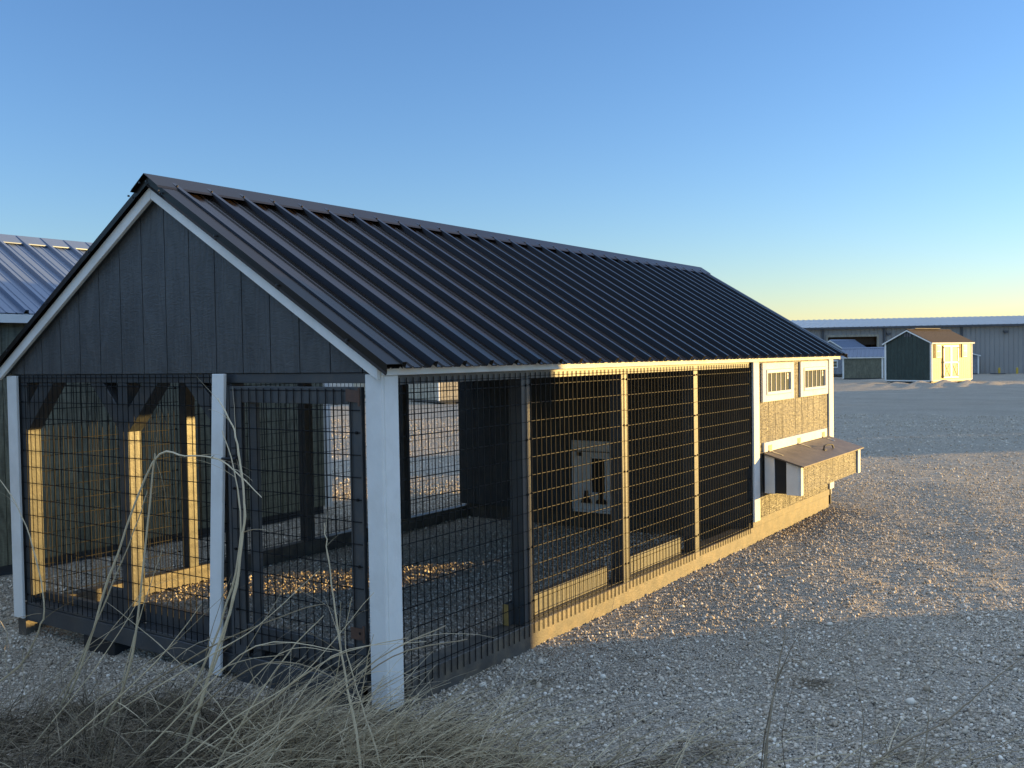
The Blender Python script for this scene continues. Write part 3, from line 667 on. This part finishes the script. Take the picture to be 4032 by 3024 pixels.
# long steel warehouse
TH = math.radians(28); B0 = Vector((-7.653, 68.6, -.04))
wh = empty('warehouse', B0, TH); tag(wh, 'long grey steel warehouse with pale ribbed roof across the back of the yard', 'warehouse')
XL, XR, HW, HR, DP = -24, 46, 3.28, 4.22, 11.0
bay0, bay1, bayh = -10.0, -6.74, 2.66
def steel_wall(mb, x0, x1, z0, z1):
    x = x0
    while x < x1-.01:
        xe = min(x+.305, x1); mb.prism([(x, 0, z0), (xe, 0, z0), (xe, .05, z0), (x, .05, z0)], (0, 0, z1-z0))
        for k in (0,): mb.prism([(x+.02, -.0005, z0), (x+.035, -.032, z0), (x+.06, -.032, z0), (x+.075, -.0005, z0)], (0, 0, z1-z0))
        x += .305
mb = MB(); steel_wall(mb, XL, bay0, 0, HW); steel_wall(mb, bay1, XR, 0, HW); steel_wall(mb, bay0, bay1, bayh, HW)
mb.build('wall', M['steelwall'], wh)
for q_ in ((XL, 2*DP, 0, XR, 2*DP+.1, HW), (XL, .06, 0, XL+.1, 2*DP, HW), (XR-.1, .06, 0, XR, 2*DP, HW)): MB().box(*q_).build('wall', M['steelwall'], wh)
pr = []
x = XL
while x < XR:
    pr += [(x, 0), (x+.03, .04), (x+.07, .04), (x+.10, 0)]; x += .41
for sg in (0, 1):
    mb = MB(); n = len(pr)
    ya, yb = (DP, -.25) if sg == 0 else (DP, 2*DP+.2)
    for (yy, zz) in ((ya, HR), (yb, HW+.06)):
        for u_, h_ in pr: mb.v.append((u_, yy, zz+h_))
    for (yy, zz) in ((ya, HR-.05), (yb, HW+.01)):
        for u_, h_ in pr: mb.v.append((u_, yy, zz+h_))
    for i in range(n-1):
        mb.f += [(i, i+1, n+i+1, n+i), (2*n+i, 3*n+i, 3*n+i+1, 2*n+i+1), (n+i, n+i+1, 3*n+i+1, 3*n+i)]
    mb.build('roof', M['steelroof'], wh)
MB().box(XL, -.34, HW-.08, XR, -.255, HW+.05).build('gutter', M['gutter'], wh)
for dx in (-14.4, -10.42, -6.34, -1.28, 3.8, 8.9):
    MB().box(dx, -.13, .05, dx+.13, -.034, HW-.02).build('downspout', M['gutter'], wh)
bd = MB().box(bay0-.12, -.06, 0, bay0, .2, bayh+.14).box(bay1, -.06, 0, bay1+.12, .2, bayh+.14).box(bay0, -.06, bayh, bay1, .2, bayh+.14).build('bay_door', M['beige'], wh)
MB().box(bay0+.01, 1.6, 0, bay1-.01, 1.7, bayh-.5).build('dark_opening_panel', M['dusk_inside'], bd)  # dark panel: the bay's inner shade is put into its colour
MB().box(bay0+.01, .5, bayh-.55, bay1-.01, .6, bayh-.01).build('rolled_curtain', M['shingle'], bd)
for lx in (-6.0, 1.6):
    MB().prism([(lx-.15, -.036, 2.9), (lx+.15, -.036, 2.9), (lx+.08, -.036, 2.72), (lx-.08, -.036, 2.72)], (0, -.18, 0)).build('wall_light', M['gutter'], wh)

# yellow bollards
WB = lambda a_, b_: (B0.x+a_*math.cos(TH)-b_*math.sin(TH), B0.y+a_*math.sin(TH)+b_*math.cos(TH))
for (bx, by), lab in ((WB(.77, -1.2), 'yellow bollard with a dark mat at its foot before the warehouse wall'), (WB(1.90, -1.2), 'yellow bollard standing alone further right before the warehouse wall')):
    mb = MB(); mb.tube([(0, 0, -.05), (0, 0, .36), (0, 0, .40), (0, 0, .42)], [.07, .07, .05, .01], 10)
    o = mb.build('bollard', M['bollard'], None); o.location = (bx, by, -.03); tag(o, lab, 'bollard', 'yellow bollards by the warehouse')
o = MB().box(-.5, -.2, 0, .4, .1, .05).build('rubber_mat', M['gutter']); o.location = (*WB(.65, -1.5), -.02); tag(o, 'dark low mat lying at the foot of the left yellow bollard', 'mat')

# beige shed seen through the mesh
Bn = Vector((-18.82, 24.02, 0)); dv = Vector((.46, .89, 0)).normalized()
shed('storage_shed', 'beige shed with yellow lit side seen through the wire mesh beyond the coop', 'shed', (Bn.x, Bn.y, -.03), rotdir(dv.x, dv.y), 4.8, 3.2, 2.3, 3.0, 'beige', 'beige', 'sheetlight', ridge_along='x', z0=.12)
dv2 = Vector((.5, .86, 0)).normalized()
shed('storage_shed', 'pale shed seen through the mesh just left of the beige one', 'shed', (-24.9, 27.2, -.03), rotdir(dv2.x, dv2.y), 3.0, 3.0, 2.2, 2.8, 'beige', 'beige', 'sheetlight', ridge_along='x', z0=.12)

# sheds of the same yard standing outside the picture to the right; the low sun throws their shadows into it
def at(s, w_): return (s*SX-w_*SY, s*SY+w_*SX)
rzs = rotdir(-SY, SX)
def far_shed(label, s, w0, w1, H, pk, D_, ridge, ov=0.):
    x, y = at(s, w1)
    return shed('storage_shed', label, 'shed', (x, y, -.05), rzs+math.pi, w1-w0, D_, H, pk, 'beige', 'greyside', 'sheetlight', ridge_along=ridge, over=ov, z0=.02)
far_shed('grey and beige gable shed outside the picture right of the coop', 9.0, -3.6, .86, 2.25, 4.30, 3.0, 'y', .18)
far_shed('tall beige shed outside the picture, nearest of the row of three', 46, 9.2, 11.8, 3.3, 3.75, 3, 'x')
far_shed('low long beige shed in the middle of the row outside the picture', 46, 11.9, 22.1, 2.35, 2.75, 4, 'x')
far_shed('long beige shed at the far end of the row outside the picture', 46, 22.2, 32.2, 2.55, 2.95, 4, 'x')

# ------------------------------------------------------------------ dry grass and weeds
def pix(u_, v_, y=None, x=None, z=None):
    """pixel of the 2212 wide view of the photo to a point on a world plane"""
    u_ *= 1.8228; v_ *= 1.8228
    d_ = f2 + r3*((u_-2016)/FPX) - u3*((v_-1512)/FPX)
    if y is not None: t = (y-CAM.y)/d_.y
    elif x is not None: t = (x-CAM.x)/d_.x
    else: t = (z-CAM.z)/d_.z
    return CAM + d_*t

def blade(mb, p, az, el, L, r, droop, n=4, sides=3, kink=0.):
    pts = [Vector(p)]; rad = [r]
    dd = Vector((math.cos(az)*math.cos(el), math.sin(az)*math.cos(el), math.sin(el)))
    for i in range(n):
        dd = (dd + Vector((rnd.gauss(0, kink), rnd.gauss(0, kink), -droop/n+rnd.gauss(0, kink)))).normalized()
        q = pts[-1]+dd*(L/n)
        gz = float(ground_z(q.x, q.y))+.004
        if q.z < gz: q.z = gz; dd.z = abs(dd.z)*.3
        pts.append(q); rad.append(r*(1-.75*(i+1)/n))
    mb.tube(pts, rad, sides, cap=False); return pts

# thatch: matted dead grass over the ground at the foot of the picture (uncountable)
mb = MB(); cnt = 0
def thatch_density(x, y):
    # a verge running in front of the coop, thick at the left, thin at the right
    p = Vector((x, y, -.05)) - CAM; dep = p.dot(f2); u_ = p.dot(r3)/dep*FPX/1.8228+1106; v_ = 830-p.dot(u3)/dep*FPX/1.8228
    if dep < 1.2 or v_ > 1740 or u_ < -120 or u_ > 2330: return 0
    lim = 1475 if u_ < 250 else 1475+(u_-250)*.24 if u_ < 650 else 1571 if u_ < 760 else 1571+(u_-760)*.14 if u_ < 1300 else 1640
    return max(0, min(1, (v_-lim+20)/90))*(1 if u_ < 850 else max(.10, 1-(u_-850)/380) if u_ < 1700 else .07)
while cnt < 235:
    a = YAW+rnd.uniform(-.62, .62); r_ = math.sqrt(rnd.uniform(1.6**2, 5.0**2)); x = CAM.x-r_*math.sin(a); y = CAM.y+r_*math.cos(a)
    if y > -.06 and x < .02: continue
    if rnd.random() > thatch_density(x, y): continue
    az0 = rnd.gauss(.5, 1.1); el0 = rnd.uniform(.0, .8); sp = rnd.uniform(.02, .07); Lc = rnd.uniform(.14, .40); tall = rnd.random() < .3
    for k in range(rnd.randint(16, 42)):        # one root crown of the matted grass
        bx, by = x+rnd.gauss(0, sp), y+rnd.gauss(0, sp)
        if by > -.05 and bx < .02: continue
        blade(mb, (bx, by, float(ground_z(bx, by))+rnd.random()**2*.05), az0+rnd.gauss(0, .75), el0+rnd.gauss(0, .3)+(.3 if tall else 0), Lc*rnd.uniform(.4, 1.25), rnd.choice((.0009, .0013, .0018, .0027)), rnd.uniform(.3, 1.4), 5, 3, .07)
    cnt += 1
o = mb.build('dead_grass', M['thatch']); tag(o, 'matted dead grass covering the ground in front of the coop', 'grass', kind='stuff')

# straw lying and leaning over the mat
mb = MB(); cnt = 0
while cnt < 1700:
    a = YAW+rnd.uniform(-.6, .3); r_ = math.sqrt(rnd.uniform(1.9**2, 4.6**2)); x = CAM.x-r_*math.sin(a); y = CAM.y+r_*math.cos(a)
    if y > -.12 and x < .1: continue
    if rnd.random() > thatch_density(x, y): continue
    z = float(ground_z(x, y))+rnd.random()*.06
    blade(mb, (x, y, z), YAW+rnd.gauss(-.3, .9), rnd.uniform(.0, .9), rnd.uniform(.2, .6), rnd.uniform(.0013, .0033), rnd.uniform(.2, .9), 5, 4, .05)
    cnt += 1
o = mb.build('loose_straw', M['straw']); tag(o, 'loose pale straw lying across the matted dead grass', 'straw', kind='stuff')

# the tall dry stalks one can tell apart
def stalk(mb, pts2, y, r0, twigs=3, seed=0):
    """pts2 in view pixels, first one low; they stand in the plane y"""
    P3 = []
    for i, q in enumerate(pts2):
        yy = y+(q[2] if len(q) > 2 else 0); P3.append(pix(q[0], q[1], y=yy))
    g = P3[0]; gz = float(ground_z(g.x, g.y))
    if g.z > gz:      # carry on down to the soil
        dd = (P3[0]-P3[1]).normalized(); dd = (dd+Vector((0, 0, -.6))).normalized(); t = (g.z-gz)/max(.2, -dd.z); P3.insert(0, g+dd*t)
    # smooth
    S = []
    for i in range(len(P3)-1):
        p0 = P3[max(i-1, 0)]; p1 = P3[i]; p2 = P3[i+1]; p3 = P3[min(i+2, len(P3)-1)]
        for k in range(5):
            t = k/5; S.append(.5*((2*p1)+(-p0+p2)*t+(2*p0-5*p1+4*p2-p3)*t*t+(-p0+3*p1-3*p2+p3)*t**3))
    S.append(P3[-1]); n = len(S)
    S = [p+Vector((rnd.gauss(0, .0014), rnd.gauss(0, .0014), 0)) for p in S]
    rad = [r0*1.45*(1-.72*i/(n-1))*(1.25 if i % 7 == 3 else 1) for i in range(n)]
    mb.tube(S, rad, 5, cap=True)
    for k in range(twigs):
        i = rnd.randint(n//4, n-2); p = S[i]; dd = (S[i+1]-S[i]).normalized()
        az = math.atan2(dd.y, dd.x)+rnd.gauss(0, .5)
        blade(mb, p, az, math.asin(max(-1, min(1, dd.z)))*.6+rnd.gauss(0, .3), rnd.uniform(.08, .28), rad[i]*.45, rnd.uniform(.1, .7), 5, 3, .03)
def clump(label, stalks, m='straw', cat='dry grass', group='tall dry grass clumps in front of the coop', name='dry_grass_clump'):
    mb = MB()
    for s_ in stalks: stalk(mb, *s_)
    o = mb.build(name, M[m]); o.location = (0, 0, 0); tag(o, label, cat, group)
clump('tall dry clump before the coop front whose longest stalks cross the white door trim', [
    ([(180, 1700), (228, 1560), (285, 1420), (330, 1020), (336, 992)], -.95, .0052, 3),
    ([(20, 1659), (150, 1500), (235, 1180+70), (330, 1000), (400, 985), (470, 992), (520, 1030), (565, 1075)], -.80, .0042, 4),
    ([(380, 1680), (470, 1400), (505, 1290), (525, 1150), (527, 1070), (512, 960), (492, 900), (470, 820+40)], -.85, .0048, 5),
    ([(300, 1670), (420, 1480), (500, 1270), (520, 1130), (505, 1010), (480, 930)], -.70, .0040, 3),
    ([(330, 1680), (400, 1560), (470, 1420), (510, 1250), (528, 1130)], -.75, .0036, 3),
    ([(90, 1670), (250, 1530), (450, 1400), (640, 1320), (700, 1305)], -.80, .0032, 3),
    ([(60, 1660), (280, 1520), (480, 1400), (560, 1350), (690, 1230)], -.9, .0026, 2)])
clump('thick sheaf of dry straws leaning right, rising from the lower left foot of the picture', [
    ([(-60+rnd.uniform(-20, 20)+i*38, 1700), (60+i*44+rnd.uniform(-20, 20), 1560+rnd.uniform(-25, 20)), (190+i*46+rnd.uniform(-30, 30), 1430+rnd.uniform(-40, 30)), (270+i*52+rnd.uniform(-30, 60), 1360-rnd.uniform(-60, 90))], -.95+rnd.uniform(-.25, .2), rnd.uniform(.0016, .0034), 2) for i in range(15)])
clump('stiff criss-crossing pale stalks standing before the left white post and the front mesh', [
    ([(60, 1690), (150, 1480), (232, 1290), (300, 1120), (318, 1060)], -.85, .0034, 2), ([(560, 1690), (470, 1520), (330, 1380), (230, 1300)], -.7, .0020, 2),
    ([(250, 1690), (262, 1500), (300, 1340), (352, 1180)], -.8, .0026, 2), ([(10, 1690), (60, 1560), (150, 1430), (290, 1330)], -.75, .0022, 2),
    ([(440, 1690), (430, 1540), (452, 1380), (500, 1240)], -.65, .0022, 2), ([(120, 1690), (70, 1560), (48, 1440), (60, 1370)], -.9, .0018, 3)])
clump('bent dry stalk curving past the white post at the left edge', [
    ([(-40, 1500), (40, 1440), (85, 1360), (95, 1300), (70, 1180), (30, 1080), (-30, 1000)], -.9, .0040, 3),
    ([(-30, 1360), (60, 1330), (90, 1325)], -.6, .0022, 0), ([(-40, 1300), (10, 1420), (30, 1560)], -.7, .0020, 2)])
clump('upright dry stalks with short side twigs standing before the door and the near corner post', [
    ([(782, 1680), (765, 1560), (742, 1440), (720, 1290), (706, 1180), (700, 1130)], -.75, .0042, 4),
    ([(830, 1680), (800, 1580), (765, 1470), (745, 1380), (760, 1290)], -.62, .0030, 4),
    ([(640, 1680), (730, 1570), (800, 1500), (900, 1440)], -.70, .0028, 2),
    ([(745, 1680), (770, 1560), (792, 1440), (806, 1370)], -.60, .0026, 3)])
clump('low spray of pale straws fanning right beneath the door and the near corner post', [
    ([(540, 1680), (640, 1560), (740, 1470), (800, 1410)], -.85, .0030, 2), ([(420, 1660), (600, 1560), (760, 1520), (870, 1500)], -.75, .0028, 2),
    ([(470, 1650), (560, 1500), (640, 1390), (700, 1330)], -.9, .0030, 2), ([(560, 1690), (700, 1600), (900, 1560), (1010, 1570)], -.5, .0026, 3),
    ([(300, 1660), (500, 1470), (620, 1430), (760, 1480)], -.9, .0028, 3), ([(620, 1690), (690, 1560), (730, 1440), (735, 1300)], -.8, .0028, 3),
    ([(600, 1700), (760, 1640), (860, 1560), (905, 1500)], -.55, .0026, 2)])
# weeds at the right
clump('thin pale weed with several stems bending over the shaded gravel at the right', [
    ([(1655, 1690), (1662, 1560), (1680, 1450), (1694, 1370), (1690, 1320)], .2, .0036, 4),
    ([(1640, 1680), (1665, 1520), (1700, 1420), (1730, 1360)], .25, .0026, 3), ([(1662, 1560), (1690, 1440), (1760, 1420), (1860, 1345)], .25, .0022, 1),
    ([(1700, 1680), (1690, 1580), (1720, 1460)], .1, .0020, 3)], 'weed', 'weed', 'dry weeds on the gravel at the right', 'dry_weed')
clump('long leaning bramble stem rising to the right edge of the picture over the gravel', [
    ([(1900, 1640), (1960, 1600), (2040, 1560), (2110, 1500), (2170, 1450), (2240, 1400)], .62, .0036, 4),
    ([(1960, 1680), (2060, 1610), (2160, 1600), (2240, 1580)], .55, .0024, 3)], 'weed', 'weed', 'dry weeds on the gravel at the right', 'dry_weed')
clump('upright dark twig with a forked tip between the pale weed and the leaning bramble', [
    ([(1990, 1690), (2002, 1580), (2008, 1480)], .45, .0028, 3), ([(1850, 1690), (1865, 1560), (1850, 1480), (1835, 1410)], .4, .0020, 4),
    ([(1980, 1700), (2040, 1600), (2030, 1540)], .45, .0018, 3)], 'weed', 'weed', 'dry weeds on the gravel at the right', 'dry_weed')
clump('thin wispy stems standing at the middle foot of the picture', [
    ([(1330, 1690), (1340, 1600), (1330, 1500)], -.1, .0020, 4), ([(1230, 1690), (1260, 1610), (1330, 1580)], -.1, .0018, 3),
    ([(1420, 1690), (1460, 1620), (1440, 1550)], 0, .0016, 4)], 'weed', 'weed', 'dry weeds on the gravel at the right', 'dry_weed')
# one thin stalk standing by the skid in the sun
mb = MB(); a = pix(1298, 1405, x=.10); b = pix(1326, 1300, x=.06); mb.tube([Vector((a.x, a.y, float(ground_z(a.x, a.y)))), a.lerp(b, .5)+Vector((0, .01, 0)), b, b+Vector((.01, .01, .18))], [.0018, .0016, .0013, .0007], 4)
o = mb.build('dry_weed', M['weed']); tag(o, 'single thin stalk standing against the sunlit base timber of the coop', 'weed', 'dry weeds on the gravel at the right')
# dark tufts lying on the gravel
def tuft(px, py, n, sp, label):
    c_ = pix(px, py, z=-.05); mb = MB()
    for _ in range(n):
        x, y = c_.x+rnd.gauss(0, sp), c_.y+rnd.gauss(0, sp)
        blade(mb, (x, y, float(ground_z(x, y))+.004), rnd.uniform(0, 6.28), rnd.uniform(.0, .6), rnd.uniform(.04, .13), rnd.uniform(.0006, .0013), .9, 4, 3, .15)
    tag(mb.build('grass_tuft', M['thatch']), label, 'grass tuft', 'dead tufts on the gravel')
tuft(1168, 1480, 60, .035, 'small dark dead tuft on shaded gravel beside the near post')
tuft(1760, 1480, 190, .05, 'broad dark dead tuft lying behind the pale weed stems')
tuft(1365, 1425, 30, .02, 'tiny dark tuft on shaded gravel just below the shadow edge')
